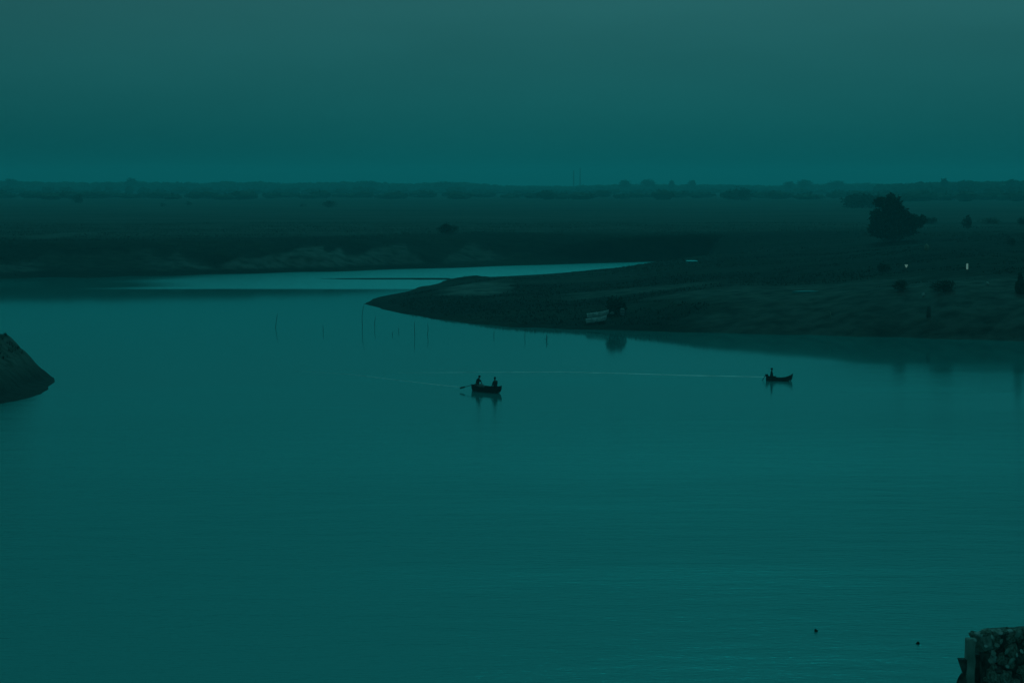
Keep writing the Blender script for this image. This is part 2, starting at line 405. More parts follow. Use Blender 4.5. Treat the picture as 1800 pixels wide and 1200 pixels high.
# ------------------------------------------------------------------ water
wm, nt, wb = mat_base('river_water')
N, L = nt.nodes, nt.links
g = N.new('ShaderNodeNewGeometry'); sx = N.new('ShaderNodeSeparateXYZ'); L.new(g.outputs['Position'], sx.inputs[0])
def math_(op, a, b=None, clamp=False):
    n = N.new('ShaderNodeMath'); n.operation = op; n.use_clamp = clamp
    for i, v in enumerate((a, b)):
        if v is None: continue
        if isinstance(v, (int, float)): n.inputs[i].default_value = v
        else: L.new(v, n.inputs[i])
    return n.outputs[0]
def ramp_(v, a, b):
    n = N.new('ShaderNodeMapRange'); n.interpolation_type = 'SMOOTHSTEP'
    n.inputs[1].default_value = a; n.inputs[2].default_value = b
    L.new(v, n.inputs[0]); return n.outputs[0]
def noise_(scale, detail=3, rough=.5):
    mp = N.new('ShaderNodeMapping'); mp.inputs['Scale'].default_value = scale
    L.new(g.outputs['Position'], mp.inputs[0])
    n = N.new('ShaderNodeTexNoise'); n.inputs['Scale'].default_value = 1; n.inputs['Detail'].default_value = detail; n.inputs['Roughness'].default_value = rough
    L.new(mp.outputs[0], n.inputs['Vector']); return n.outputs[0]
X_, Y_ = sx.outputs[0], sx.outputs[1]
wob = noise_((0.012, 0.03, 1), 3)
wobs = math_('MULTIPLY', math_('SUBTRACT', wob, 0.5), 40.0)
yw = math_('ADD', Y_, math_('MULTIPLY', wobs, 0.18))
xw = math_('ADD', X_, wobs)
# breeze patches ruffle the surface
far_ruffle = math_('MULTIPLY', ramp_(yw, 407, 414), ramp_(xw, -92, -66))
mid_band = math_('MULTIPLY', ramp_(math_('ADD', Y_, wobs), 112, 158), math_('SUBTRACT', 1.0, ramp_(math_('ADD', Y_, wobs), 160, 205)))
patches = ramp_(noise_((0.010, 0.035, 1), 4), .46, .66)
spot = math_('MULTIPLY', math_('MULTIPLY', ramp_(xw, 28, 40), math_('SUBTRACT', 1.0, ramp_(xw, 46, 58))),
             math_('MULTIPLY', ramp_(yw, 205, 210), math_('SUBTRACT', 1.0, ramp_(yw, 213, 219))))
far_ruffle = math_('MAXIMUM', far_ruffle, math_('MULTIPLY', spot, math_('MULTIPLY', noise_((.3, .9, 1), 3), 1.2)))
ruffle = math_('MAXIMUM', far_ruffle, math_('MULTIPLY', math_('MAXIMUM', mid_band, math_('MULTIPLY', math_('MULTIPLY', patches, .9), math_('SUBTRACT', 1.0, ramp_(Y_, 200, 270)))), .55), True)
near = math_('SUBTRACT', 1.0, ramp_(Y_, 115, 225))
rgh = math_('ADD', math_('MULTIPLY', ruffle, .14), math_('ADD', .065, math_('MULTIPLY', near, .04)))
nt.nodes.remove(wb)
wd_ = N.new('ShaderNodeBsdfDiffuse'); wd_.inputs['Color'].default_value = (0.035, 0.28, 0.27, 1)
wg_ = N.new('ShaderNodeBsdfGlossy'); wg_.inputs['Color'].default_value = (0.32, 0.97, 0.98, 1)
wf_ = N.new('ShaderNodeFresnel'); wf_.inputs['IOR'].default_value = 1.58
wx_ = N.new('ShaderNodeMixShader')
L.new(rgh, wg_.inputs['Roughness']); L.new(wf_.outputs[0], wx_.inputs[0]); L.new(wd_.outputs[0], wx_.inputs[1]); L.new(wg_.outputs[0], wx_.inputs[2])
L.new(wx_.outputs[0], N['Material Output'].inputs['Surface'])
rip = noise_((1.3, 3.2, 1), 4, .6)
rip2 = noise_((0.16, 0.5, 1), 2)
hsum = math_('ADD', math_('MULTIPLY', rip, .35), math_('MULTIPLY', rip2, .65))
bmp = N.new('ShaderNodeBump'); bmp.inputs['Distance'].default_value = 0.30
L.new(math_('ADD', math_('MULTIPLY', near, .34), math_('MULTIPLY', ruffle, .22)), bmp.inputs['Strength'])
L.new(hsum, bmp.inputs['Height']); 
for q_ in (wd_, wg_, wf_): L.new(bmp.outputs[0], q_.inputs['Normal'])
bm = bmesh.new()
vs = [bm.verts.new(p) for p in ((-900, -60, 0), (900, -60, 0), (900, 1000, 0), (-900, 1000, 0))]
bm.faces.new(vs)
water = obj('river', bm, wm); water['kind'] = 'structure'

# boat wakes: thin lines of broken foam on low swells
fm, fnt, fb = mat_base('foam')
fN, fL = fnt.nodes, fnt.links
fg = fN.new('ShaderNodeNewGeometry'); fmp = fN.new('ShaderNodeMapping'); fmp.inputs['Scale'].default_value = (.5, 2.5, 1)
fz = fN.new('ShaderNodeTexNoise'); fz.inputs['Scale'].default_value = 1.0; fz.inputs['Detail'].default_value = 5
fL.new(fg.outputs['Position'], fmp.inputs[0]); fL.new(fmp.outputs[0], fz.inputs['Vector'])
fr = fN.new('ShaderNodeValToRGB'); fe = fr.color_ramp.elements
fe[0].position = .38; fe[0].color = (0.10, 0.23, 0.215, 1); fe[1].position = .62; fe[1].color = (0.72, 0.75, 0.73, 1)
fL.new(fz.outputs[0], fr.inputs[0]); fL.new(fr.outputs[0], fb.inputs['Base Color'])
fb.inputs['Roughness'].default_value = .35; fb.inputs['IOR'].default_value = 1.33
def wake(name, pts_px, width, hgt):
    bm = bmesh.new(); prev = None
    pts = [at_z(x, y) for x, y in pts_px]
    fine = []
    for a, b in zip(pts[:-1], pts[1:]):
        n = max(2, int((b - a).length / 0.8))
        fine += [a.lerp(b, i / n) for i in range(n)]
    fine.append(pts[-1]); n = len(fine)
    for i, p in enumerate(fine):
        t = i / (n - 1)
        k = math.sin(math.pi * min(1, t * 1.0)) ** .5 * (0.55 + 0.9 * mnoise.noise(Vector((p.x * .22, 3.1, 0))))
        k = max(.04, k); wdt = width * (0.6 + k * .5) * (.12 + .88 * t ** .8)
        cy = p.y + 0.35 * mnoise.noise(Vector((p.x * .12, 0, 9)))
        ring = [bm.verts.new((p.x, cy + s * wdt, 0.002 + hgt * k * (1 - abs(s)) * (1 if s <= 0 else 1))) for s in (-1, -.5, 0, .5, 1)]
        if prev:
            for j in range(4): bm.faces.new((prev[j], ring[j], ring[j + 1], prev[j + 1]))
        prev = ring
    o = obj(name, bm, fm, smooth=True); o['kind'] = 'stuff'
    return tag(o, '', 'wake')
w = wake('boat_wake', [(700, 655), (900, 654), (980, 653), (1100, 656.5), (1220, 659.5), (1346, 662.5)], .85, .03); w['label'] = 'thin pale wake line trailing left from the small boat with the upturned bow'
w = wake('boat_wake', [(520, 652), (610, 657), (700, 668), (770, 676), (815, 681)], .4, .012); w['label'] = 'faint wake trailing left from the rowing boat with two people'

# ------------------------------------------------------------------ trees
def leaf_cloud(lobes, n, size, seed, drop=.0, flat=.8):
    """many leaf-sized faces spread through the lobes' volume; lobes = (cx,cy,cz,rx,ry,rz)"""
    r = np.random.default_rng(seed)
    vol = np.array([l[3] * l[4] * l[5] for l in lobes]); vol = vol ** .75; vol /= vol.sum()
    verts, faces = [], []
    pick = r.choice(len(lobes), n, p=vol)
    for k in range(n):
        c = lobes[pick[k]]
        d = r.normal(size=3); d /= np.linalg.norm(d)
        rad = r.random() ** .4 * 1.06
        bump = 1 + .5 * mnoise.noise(Vector((d[0] * 2.8 + pick[k] * 5, d[1] * 2.8, d[2] * 2.8 + seed)))
        p = np.array(c[:3]) + d * rad * bump * np.array(c[3:])
        if p[2] < drop: continue
        a = r.normal(size=3); a[2] *= flat; a /= np.linalg.norm(a)
        b = np.cross(a, r.normal(size=3)); b /= np.linalg.norm(b)
        s = size * (.6 + .8 * r.random())
        i = len(verts)
        verts += [p - a * s, p + b * s * .55, p + a * s, p - b * s * .55]
        faces.append((i, i + 1, i + 2, i + 3))
    return [tuple(v) for v in verts], faces
def make_tree(name, label, px, py, lobes, trunk_h, trunk_r, n, size, seed, cat='tree', group=None, loc=None, limbs=True, core=True):
    loc = loc or ground_hit(px, py)
    t = thing(name, label, cat, loc, 0, group)
    v, f = leaf_cloud(lobes, n, size, seed)
    crown = obj('crown', from_data('crown', v, f), M['leaf'], t)
    rr = random.Random(seed)
    bm = bmesh.new()
    lean = rr.uniform(-.05, .05)
    add_tube(bm, [(0, 0, -.4), (lean * trunk_h * .3, 0, trunk_h * .3), (lean * trunk_h, 0, trunk_h * .7), (lean * trunk_h * 1.6, .1, trunk_h * 1.1)],
             [trunk_r * 1.3, trunk_r, trunk_r * .8, trunk_r * .5], 8)
    if limbs:
        for l in lobes:
            s = Vector((lean * trunk_h, 0, trunk_h * rr.uniform(.45, .8))); e_ = Vector(l[:3])
            mid = s.lerp(e_, .5) + Vector((0, 0, -.06 * (e_ - s).length))
            add_tube(bm, [s, mid, e_], [trunk_r * .5, trunk_r * .33, trunk_r * .12], 6)
    obj('trunk', bm, M['bark'], t, smooth=True)
    return t

# the big tree on the right bank
base = ground_hit(1572, 424)
ppm = FPX / base.y
def lobe(px, py, rpx, rpy, dy=0.0, ry=None):
    p = at_y(px, py, base.y + dy)
    q = p - base
    return (q.x, dy, q.z, rpx / ppm, (ry or rpx * .9) / ppm, rpy / ppm)
lob = [lobe(1568, 362, 18, 18), lobe(1545, 356, 8, 9, 1.5), lobe(1550, 385, 21, 17, -1), lobe(1580, 385, 22, 20, 1), lobe(1600, 391, 18, 12, -.5),
       lobe(1617, 388, 12, 9, .5), lobe(1565, 405, 33, 14), lobe(1540, 402, 12, 14, -1), lobe(1590, 405, 19, 10, 1)]
make_tree('tree', 'broad dark bushy tree standing alone on the right bank', 0, 0, lob, 4.5, .38, 11000, .42, 3, loc=base)

def bush(label, px, py, wpx, hpx, seed, n=900, group=None, name='bush', cat='bush', size=None, tall=False):
    b = ground_hit(px, py); s = FPX / b.y; w, h = wpx / s, hpx / s
    rr = random.Random(seed); lobes = []
    if tall:
        for k in range(5):
            z = h * (.12 + .18 * k); lobes.append((rr.uniform(-.05, .05) * w, 0, z, w * .5 * (1 - .16 * k), w * .5 * (1 - .16 * k), h * .17))
    else:
        for k in range(6):
            x = rr.uniform(-.34, .34) * w
            hh = h * (1 - (abs(x) / w) * rr.uniform(.5, 1.3))
            lobes.append((x, rr.uniform(-.25, .25) * w, hh * .5, w * rr.uniform(.18, .3), w * rr.uniform(.18, .3), hh * .5))
    return make_tree(name, label, 0, 0, lobes, h * .5, max(.03, h * .03), n, size or max(.1, h * .06), seed, cat, group, loc=b)
G1 = 'bushes dotted over the far plain'
bush('low round dark bush alone far out on the left plain', 140, 357, 22, 17, 11, 700, G1)
bush('tiny bush on the far left plain, left of a pair', 285, 363, 14, 7, 12, 350, G1)
bush('tiny bush on the far left plain, right of a pair', 331, 362, 14, 9, 13, 350, G1)
bush('wide low dark thicket far out on the plain', 583, 365, 42, 14, 14, 900, G1)
bush('small bush just left of the wide low thicket', 533, 364, 12, 8, 15, 300, G1)
bush('blocky bush standing on the edge of the far bank', 786, 411, 34, 19, 16, 1500, G1)
bush('hazy rounded thicket in front of the far wood', 1298, 352, 50, 24, 17, 1200, G1)
bush('long peaked thicket in haze behind the lone bushy tree', 1517, 366, 78, 27, 18, 2200, G1, size=.7)
G2 = 'bushes on the right bank'
bush('dark bush growing behind the pale moored boats', 1084, 549, 34, 30, 21, 1300, G2, size=.22)
bush('tall narrow dark bush at the right edge of the picture', 1793, 516, 18, 36, 22, 900, G2, tall=True, size=.25)
bush('wide dark bush up the slope left of the small lit lamp', 1552, 478, 30, 18, 23, 900, G2)
bush('dark bush on the slope right of the pale stone', 1660, 513, 46, 24, 24, 1300, G2)
bush('dark bush just below the small lit lamp with tapering shade', 1585, 511, 38, 20, 25, 1000, G2)
bush('rounded bush near the right edge of the upper field', 1777, 430, 18, 12, 26, 600, G2)
bush('upright hazy bush in the hedge line on the right', 1699, 401, 15, 25, 27, 700, G2)
bush('low bush in the hedge at the far right edge', 1795, 396, 16, 14, 28, 600, G2)
bush('long low hedge right of the lone bushy tree', 1640, 394, 46, 13, 29, 1100, G2)
bush('low flat thicket at the middle of the hedge line', 1738, 394, 44, 12, 30, 1100, G2)

# far wood: reads as one mass
def far_wood():
    verts, faces = [], []
    r = np.random.default_rng(5)
    ico = bmesh.new(); bmesh.ops.create_icosphere(ico, subdivisions=2, radius=1)
    iv = [v.co.copy() for v in ico.verts]; iff = [[v.index for v in f.verts] for f in ico.faces]; ico.free()
    def put(px, Y, top_py, wid):
        x = (px - 900) / FPX * Y
        gz = ground_z(x, Y)
        top = CAM_H - (top_py - 320) / FPX * Y
        h = max(4.0, top - gz)
        sd = float(r.random() * 100); i0 = len(verts)
        for v in iv:
            k = 1 + .38 * mnoise.noise(v * 1.6 + Vector((sd, 0, 0))) + .18 * mnoise.noise(v * 4 + Vector((0, sd, 0)))
            verts.append((x + v.x * wid * k, Y + v.y * wid * .8 * k, gz + h * .5 + v.z * h * .52 * k))
        faces.extend([[a + i0 for a in f] for f in iff])
        for _ in range(90):
            d = r.normal(size=3); d /= np.linalg.norm(d); d[2] = abs(d[2]) * (1 if r.random() < .75 else -1)
            p = np.array((x + d[0] * wid, Y + d[1] * wid * .8, gz + h * .5 + d[2] * h * .52)) + r.normal(size=3) * .5
            a = r.normal(size=3); b = r.normal(size=3); s = .45 + .5 * r.random()
            j = len(verts); verts.extend([tuple(p - a * s), tuple(p + b * s), tuple(p + a * s)]); faces.append([j, j + 1, j + 2])
    topx = [-900, 0, 40, 70, 220, 235, 260, 350, 400, 430, 480, 500, 580, 630, 690, 730, 780, 830, 880, 1000, 1040, 1060, 1080, 1170, 1200, 1290, 1340, 1370, 1400, 1440, 1460, 1520, 1555, 1600, 1660, 1800, 2700]
    topy = [318, 317, 317, 319, 319, 317, 319, 320, 318, 319, 319, 321, 319, 318, 321, 321, 319, 320, 323, 324, 323, 322, 321, 321, 321, 321, 323, 323, 320, 321, 319, 319, 322, 321, 319, 317, 317]
    topy = [t + (3.0 if 870 < x < 1600 else 1.2) for x, t in zip(topx, topy)]
    for px in np.arange(-700, 2500, 7):
        tp = np.interp(px, topx, topy)
        right = px > 1540
        Y = (2300 if right else 3200) + r.uniform(-90, 90)
        put(px + r.uniform(-5, 5), Y, tp + r.uniform(-.3, 1.5), r.uniform(8.0, 14))
    for px in np.arange(-700, 2500, 12):
        tp = np.interp(px, topx, topy)
        put(px + r.uniform(-7, 7), (1950 if px > 1540 else 2500) + r.uniform(-80, 80), tp + r.uniform(8, 20), r.uniform(5, 10))
    for px in np.arange(-700, 2500, 26):
        put(px + r.uniform(-12, 12), (1500 if px > 1540 else 1750) + r.uniform(-120, 200), 337 + r.uniform(-3, 6), r.uniform(7, 13))
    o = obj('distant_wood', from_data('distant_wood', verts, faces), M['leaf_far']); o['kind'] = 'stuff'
    tag(o, 'long hazy belt of trees along the horizon', 'wood')
far_wood()
G3 = 'trees rising above the far wood'
def far_tree(label, px, top, w, seed, Y=2950):
    x = (px - 900) / FPX * Y; gz = ground_z(x, Y); h = CAM_H - (top - 320) / FPX * Y - gz; wd = w / FPX * Y
    rr = random.Random(seed)
    lobes = [(rr.uniform(-.25, .25) * wd, rr.uniform(-.2, .2) * wd, h * rr.uniform(.45, .78), wd * .33, wd * .33, h * .24) for _ in range(5)]
    lobes.append((0, 0, h * .8, wd * .3, wd * .3, h * .2))
    make_tree('tree', label, 0, 0, lobes, h * .5, .3, 900, 1.0, seed, 'tree', G3, loc=(x, Y, gz))
for a in [('far tree with a rounded top, just right of the chimneys', 1096, 315.5, 24, 41), ('broad square-topped tree in the far wood right of the chimneys', 1140, 314, 28, 42),
          ('small peaked tree in the far wood above the channel end', 1180, 317, 12, 43), ('rounded far tree left of the hazy thicket', 1216, 317, 18, 44),
          ('square-topped far tree midway between hazy thicket and lone bushy tree', 1414, 315, 30, 45), ('low tree on the horizon left of the square-topped far tree', 1385, 319, 18, 46),
          ('broad far tree left of the lone bushy tree', 1472, 317.5, 36, 47), ('small pointed tree above the wood at upper right', 1657, 314, 12, 48, 2200),
          ('wide tree in the far wood at right', 1690, 317, 40, 49, 2200), ('rounded tree in the far wood near the right edge', 1780, 315, 26, 50, 2200),
          ('rounded far tree on the horizon at the left edge', 18, 314.5, 30, 51), ('small rounded tree on the left horizon above the round bush', 230, 313.5, 24, 52),
          ('low flat tree on the horizon left of centre', 648, 318, 42, 53), ('broad low tree on the horizon above the blocky bush', 780, 318, 44, 54)]:
    far_tree(*a)

# two far chimneys
def chimney(label, px, top, Y, r0):
    x = (px - 900) / FPX * Y; gz = ground_z(x, Y); h = CAM_H - (top - 320) / FPX * Y - gz
    t = thing('chimney', label, 'chimney', (x, Y, gz), 0, 'far chimneys')
    obj('stack', tube([(0, 0, -.5), (0, 0, h * .5), (0, 0, h - 1.2)], [r0, r0 * .85, r0 * .7], 16), M['masonry'], t, smooth=True)
    obj('rim', tube([(0, 0, h - 1.3), (0, 0, h)], [r0 * .85, r0 * .8], 16), M['masonry'], t)
    obj('base', tube([(0, 0, -.5), (0, 0, 3)], [r0 * 1.6, r0 * 1.5], 16), M['masonry'], t)
chimney('left and darker of two thin far chimneys on the horizon', 1008, 300, 4000, 1.5)
chimney('right and taller of two thin far chimneys on the horizon', 1019.5, 296, 4400, 1.9)

# ------------------------------------------------------------------ grass on the banks
def grass():
    r = np.random.default_rng(9)
    n = 110000
    u = r.uniform(-.27, .29, n); Y = 240 * (720 / 240) ** r.random(n)
    X = u * Y
    sd = sd_land(X, Y); z = height(X, Y)
    dens = fbm(X * .06 + 7, Y * .06, 3)
    ri = np.clip(np.searchsorted(rows, Y), 0, nr - 1); ci = np.clip(np.searchsorted(cols, u), 0, nc - 1)
    ok = (sd > 2.0) & (z > .35) & (dens > -.08) & (sand[ri, ci] < .12)
    X, Y, z = X[ok], Y[ok], z[ok]; m = len(X)
    hh = r.uniform(.10, .36, m) * (0.8 + .8 * (dens[ok] + .1))
    V, Fc = [], []
    for i in range(m):
        for k in range(3):
            a = r.uniform(0, 6.28); w = r.uniform(.03, .10); lx, ly = r.normal(0, .25, 2)
            j = len(V)
            V += [(X[i] - math.cos(a) * w, Y[i] - math.sin(a) * w, z[i] - .05), (X[i] + math.cos(a) * w, Y[i] + math.sin(a) * w, z[i] - .05), (X[i] + lx * hh[i], Y[i] + ly * hh[i], z[i] + hh[i])]
            Fc.append((j, j + 1, j + 2))
    # fringe on the headland
    fl = np.nonzero((HS > 3.2) & (HZ > 3.0))
    pick = r.choice(len(fl[0]), 2600)
    for q in pick:
        x, y, zz = HX[fl[0][q], fl[1][q]], HY[fl[0][q], fl[1][q]], HZ[fl[0][q], fl[1][q]]
        for k in range(3):
            a = r.uniform(0, 6.28); w = .08; h_ = r.uniform(.15, .5); lx, ly = r.normal(0, .3, 2); j = len(V)
            V += [(x - math.cos(a) * w, y - math.sin(a) * w, zz - .05), (x + math.cos(a) * w, y + math.sin(a) * w, zz - .05), (x + lx * h_, y + ly * h_, zz + h_)]
            Fc.append((j, j + 1, j + 2))
    o = obj('grass', from_data('grass', V, Fc), M['grass']); o['kind'] = 'stuff'
    tag(o, 'rough dark grass over the river banks', 'grass')
grass()

# ------------------------------------------------------------------ boats
def make_hull(Lg, beam, free, bow_rise, stern_rise, bow_pow=2.2, transom=.55, thick=.045, n=26):
    """x from stern (-L/2) to bow (+L/2); z=0 is the waterline. Returns outer/inner shell as one solid, and the sheer line"""
    bm = bmesh.new(); st = []
    def prof(t):
        b = beam * .5 * (transom + (1 - transom) * min(1, t / .42) ** .7 if t < .42 else max(.012, (1 - ((t - .42) / .58) ** bow_pow)))
        top = free + bow_rise * max(0, (t - .5) / .5) ** 2.2 + stern_rise * max(0, (.5 - t) / .5) ** 2.2
        keel = -.16 + (bow_rise * .9 + free * .75) * max(0, (t - .72) / .28) ** 2 + stern_rise * .6 * max(0, (.2 - t) / .2) ** 2
        return b, top, min(keel, top - .05)
    def section(t, off):
        b, top, keel = prof(t); x = -Lg / 2 + Lg * t
        b2, k2 = max(.004, b - off), keel + off
        pts = []
        for s, f in ((1, 1), (.93, .62), (.78, .25), (.42, .05), (0, 0), (-.42, .05), (-.78, .25), (-.93, .62), (-1, 1)):
            pts.append((x, b2 * s, k2 + (top - k2) * f))
        return pts
    def xo(t, off): return t
    outer = [[bm.verts.new(p) for p in section(i / n, 0)] for i in range(n + 1)]
    inner = [[bm.verts.new(p) for p in section(.012 + .965 * i / n, thick)] for i in range(n + 1)]
    for i in range(n):
        for k in range(8):
            bm.faces.new((outer[i][k], outer[i][k + 1], outer[i + 1][k + 1], outer[i + 1][k]))
            bm.faces.new((inner[i][k], inner[i + 1][k], inner[i + 1][k + 1], inner[i][k + 1]))
        bm.faces.new((outer[i][0], outer[i + 1][0], inner[i + 1][0], inner[i][0]))
        bm.faces.new((outer[i][8], inner[i][8], inner[i + 1][8], outer[i + 1][8]))
    bm.faces.new(outer[0][::-1]); bm.faces.new(inner[0]); bm.faces.new(outer[-1]); bm.faces.new(inner[-1][::-1])
    bm.faces.new((outer[0][0], inner[0][0], inner[0][8], outer[0][8]))
    bm.faces.new((outer[-1][0], outer[-1][8], inner[-1][8], inner[-1][0]))
    bmesh.ops.recalc_face_normals(bm, faces=bm.faces)
    return bm, prof
def make_boat(name, label, loc, head, Lg, beam, free, bow, stern, hull_mat, rail_mat, group, roll=0, pitch=0, engine=False, thwarts=(.3, .58)):
    t = thing(name, label, 'boat', loc, 0, group)
    t.rotation_euler = (roll, pitch, head)
    bm, prof = make_hull(Lg, beam, free, bow, stern)
    obj('hull', bm, hull_mat, t, smooth=False)
    for s in (1, -1):
        pts = []
        for i in range(25):
            u = i / 24 * .985; b, top, k = prof(u); pts.append((-Lg / 2 + Lg * u, s * (b + .012), top + .012))
        obj('gunwale', tube(pts, .032, 6), rail_mat, t, smooth=True)
    for u in thwarts:
        b, top, k = prof(u)
        obj('thwart', box((-Lg / 2 + Lg * u, 0, top - .14), (.24, 2 * b - .10, .035), bevel=.008), M['wood_grey'], t)
    b, top, k = prof(.45)
    for j in range(-1, 2):
        obj('floorboard', box((-.1 * Lg, j * .2, -.055), (Lg * .5, .185, .022), bevel=.004), M['wood_grey'], t)
    b, top, k = prof(.985)
    obj('stem_post', tube([(Lg * .37, 0, -.12), (Lg * .46, 0, free * .35 + bow * .25), (Lg * .495, 0, top + .08)], [.05, .05, .04], 6), hull_mat, t)
    if engine:
        e_ = obj('engine', box((-Lg / 2 + .06, 0, free + stern + .06), (.32, .26, .26), bevel=.06), M['cloth_dark'], t)
        obj('shaft', tube([(-Lg / 2 - .12, 0, free + .2), (-Lg / 2 - .5, 0, -.15)], .035, 6), M['cloth_dark'], e_)
    return t

GB = 'boats on the river'
bc = at_z(857, 688.5)
BH = math.atan2(-2.7, 2.75)
boat1 = make_boat('rowing_boat', 'dark wooden rowing boat carrying two people, bow towards the viewer', bc, BH, 4.2, 1.25, .50, .26, .16, M['wood_dark'], M['wood_dark'], GB)
b2c = at_z(1370, 669)
B2H = R(-14)
boat2 = make_boat('small_boat', 'slim dark boat with a sharply upturned bow and one person at the stern', b2c, B2H, 2.95, .85, .30, .48, .22, M['wood_dark'], M['wood_dark'], GB, engine=True, thwarts=(.22, .55))

def on_boat(b, x, y, z=0.0):
    return b.matrix_basis @ Vector((x, y, z)) if False else Vector(b.location) + Matrix.Rotation(b.rotation_euler.z, 3, 'Z') @ Vector((x, y, z))

# ------------------------------------------------------------------ people
def person(label, loc, face, J, shirt, legs_m, group='people in the boats', pole_hand=None):
    """J: joints in the person's own frame (x = facing direction, y = left, z up; origin at the seat)"""
    t = thing('person', label, 'person', loc, face, group)
    t.scale = (1.14, 1.14, 1.14)
    me = bpy.data.meshes.new('body'); bm = bmesh.new()
    names, rad, E = [], [], []
    idx = {}
    def v(n, p, r):
        idx[n] = len(names); names.append(n); bm.verts.new(p); rad.append(r)
    def e(a, b): E.append((idx[a], idx[b]))
    v('pelvis', J['pelvis'], .135); v('waist', Vector(J['pelvis']).lerp(Vector(J['chest']), .5), .12); v('chest', J['chest'], .145)
    v('neckb', J['neck'], .065); v('jaw', Vector(J['neck']).lerp(Vector(J['head']), .55), .07); v('head', J['head'], .095)
    hd = (Vector(J['head']) - Vector(J['neck'])).normalized(); v('crown', Vector(J['head']) + hd * .09, .07)
    v('nose', Vector(J['head']) + Vector((.105, 0, -.015)), .018)
    for a, b in (('pelvis', 'waist'), ('waist', 'chest'), ('chest', 'neckb'), ('neckb', 'jaw'), ('jaw', 'head'), ('head', 'crown'), ('head', 'nose')): e(a, b)
    for s, sg in (('l', 1), ('r', -1)):
        sh = Vector(J['chest']) + Vector((0, sg * .17, .09))
        v('sh' + s, sh, .07); v('el' + s, J['el' + s], .048); v('wr' + s, J['wr' + s], .034)
        d = (Vector(J['wr' + s]) - Vector(J['el' + s])).normalized()
        pm = Vector(J['wr' + s]) + d * .07; v('palm' + s, pm, .036)
        e('chest', 'sh' + s); e('sh' + s, 'el' + s); e('el' + s, 'wr' + s); e('wr' + s, 'palm' + s)
        side = d.cross(Vector((0, 0, 1))); side = side.normalized() if side.length > .01 else Vector((0, 1, 0))
        dn = side.cross(d)
        for k, (o_, ln) in enumerate(((-.03, .07), (-.011, .08), (.009, .085), (.028, .065))):
            v(f'f{s}{k}', pm + side * o_ + d * ln * .6, .010); v(f'g{s}{k}', pm + side * o_ * 1.1 + d * ln * .8 + dn * -.035, .009)
            e('palm' + s, f'f{s}{k}'); e(f'f{s}{k}', f'g{s}{k}')
        v('th' + s, pm + side * -.045 * sg - d * .01, .011); v('tj' + s, pm + side * -.05 * sg + d * .035 - dn * .02, .010); e('palm' + s, 'th' + s); e('th' + s, 'tj' + s)
        hp = Vector(J['pelvis']) + Vector((.02, sg * .10, -.02)); v('hip' + s, hp, .10)
        v('kn' + s, J['kn' + s], .065); v('an' + s, J['an' + s], .042); v('toe' + s, Vector(J['an' + s]) + Vector((.17, sg * .02, -.045)), .032)
        e('pelvis', 'hip' + s); e('hip' + s, 'kn' + s); e('kn' + s, 'an' + s); e('an' + s, 'toe' + s)
    bm.verts.ensure_lookup_table()
    for a, b in E: bm.edges.new((bm.verts[a], bm.verts[b]))
    bm.to_mesh(me); bm.free()
    o = obj('body', me, M['skin'], t)
    def skinify(o, rad, root, k=1.0):
        md = o.modifiers.new('skin', 'SKIN'); md.use_smooth_shade = True
        lay = o.data.skin_vertices[0].data if o.data.skin_vertices else None
        if lay is None:
            return
        for i, r_ in enumerate(rad): lay[i].radius = (r_ * k, r_ * k); lay[i].use_root = (i == root)
        o.modifiers.new('smooth', 'SUBSURF').levels = 1
        o.modifiers['smooth'].render_levels = 2
    # skin layer has to exist before its radii are set
    def ensure_skin(me):
        b = bmesh.new(); b.from_mesh(me); b.verts.layers.skin.verify(); b.to_mesh(me); b.free()
    ensure_skin(me); skinify(o, rad, 0)
    def cloth(name, keys, links, k, mat):
        me2 = bpy.data.meshes.new(name); b = bmesh.new()
        src = o.data.vertices
        vs = [b.verts.new(src[idx[q]].co) for q in keys]
        for a, c in links: b.edges.new((vs[keys.index(a)], vs[keys.index(c)]))
        b.verts.layers.skin.verify(); b.to_mesh(me2); b.free()
        c_ = obj(name, me2, mat, t); skinify(c_, [rad[idx[q]] for q in keys], 0, k)
    cloth('shirt', ['pelvis', 'waist', 'chest', 'shl', 'ell', 'shr', 'elr'], [('pelvis', 'waist'), ('waist', 'chest'), ('chest', 'shl'), ('shl', 'ell'), ('chest', 'shr'), ('shr', 'elr')], 1.38, shirt)
    cloth('trousers', ['pelvis', 'hipl', 'knl', 'anl', 'hipr', 'knr', 'anr'], [('pelvis', 'hipl'), ('hipl', 'knl'), ('knl', 'anl'), ('pelvis', 'hipr'), ('hipr', 'knr'), ('knr', 'anr')], 1.2, legs_m)
    hb = bmesh.new(); bmesh.ops.create_icosphere(hb, subdivisions=2, radius=.118)
    for vv in list(hb.verts):
        if vv.co.z < -.03 and vv.co.x > -.02: hb.verts.remove(vv)
    for vv in hb.verts: vv.co = vv.co * (1 + .06 * mnoise.noise(vv.co * 20)) + Vector(J['head']) + hd * .035 + Vector((-.015, 0, 0))
    obj('hair', hb, M['hair'], t, smooth=True)
    return t
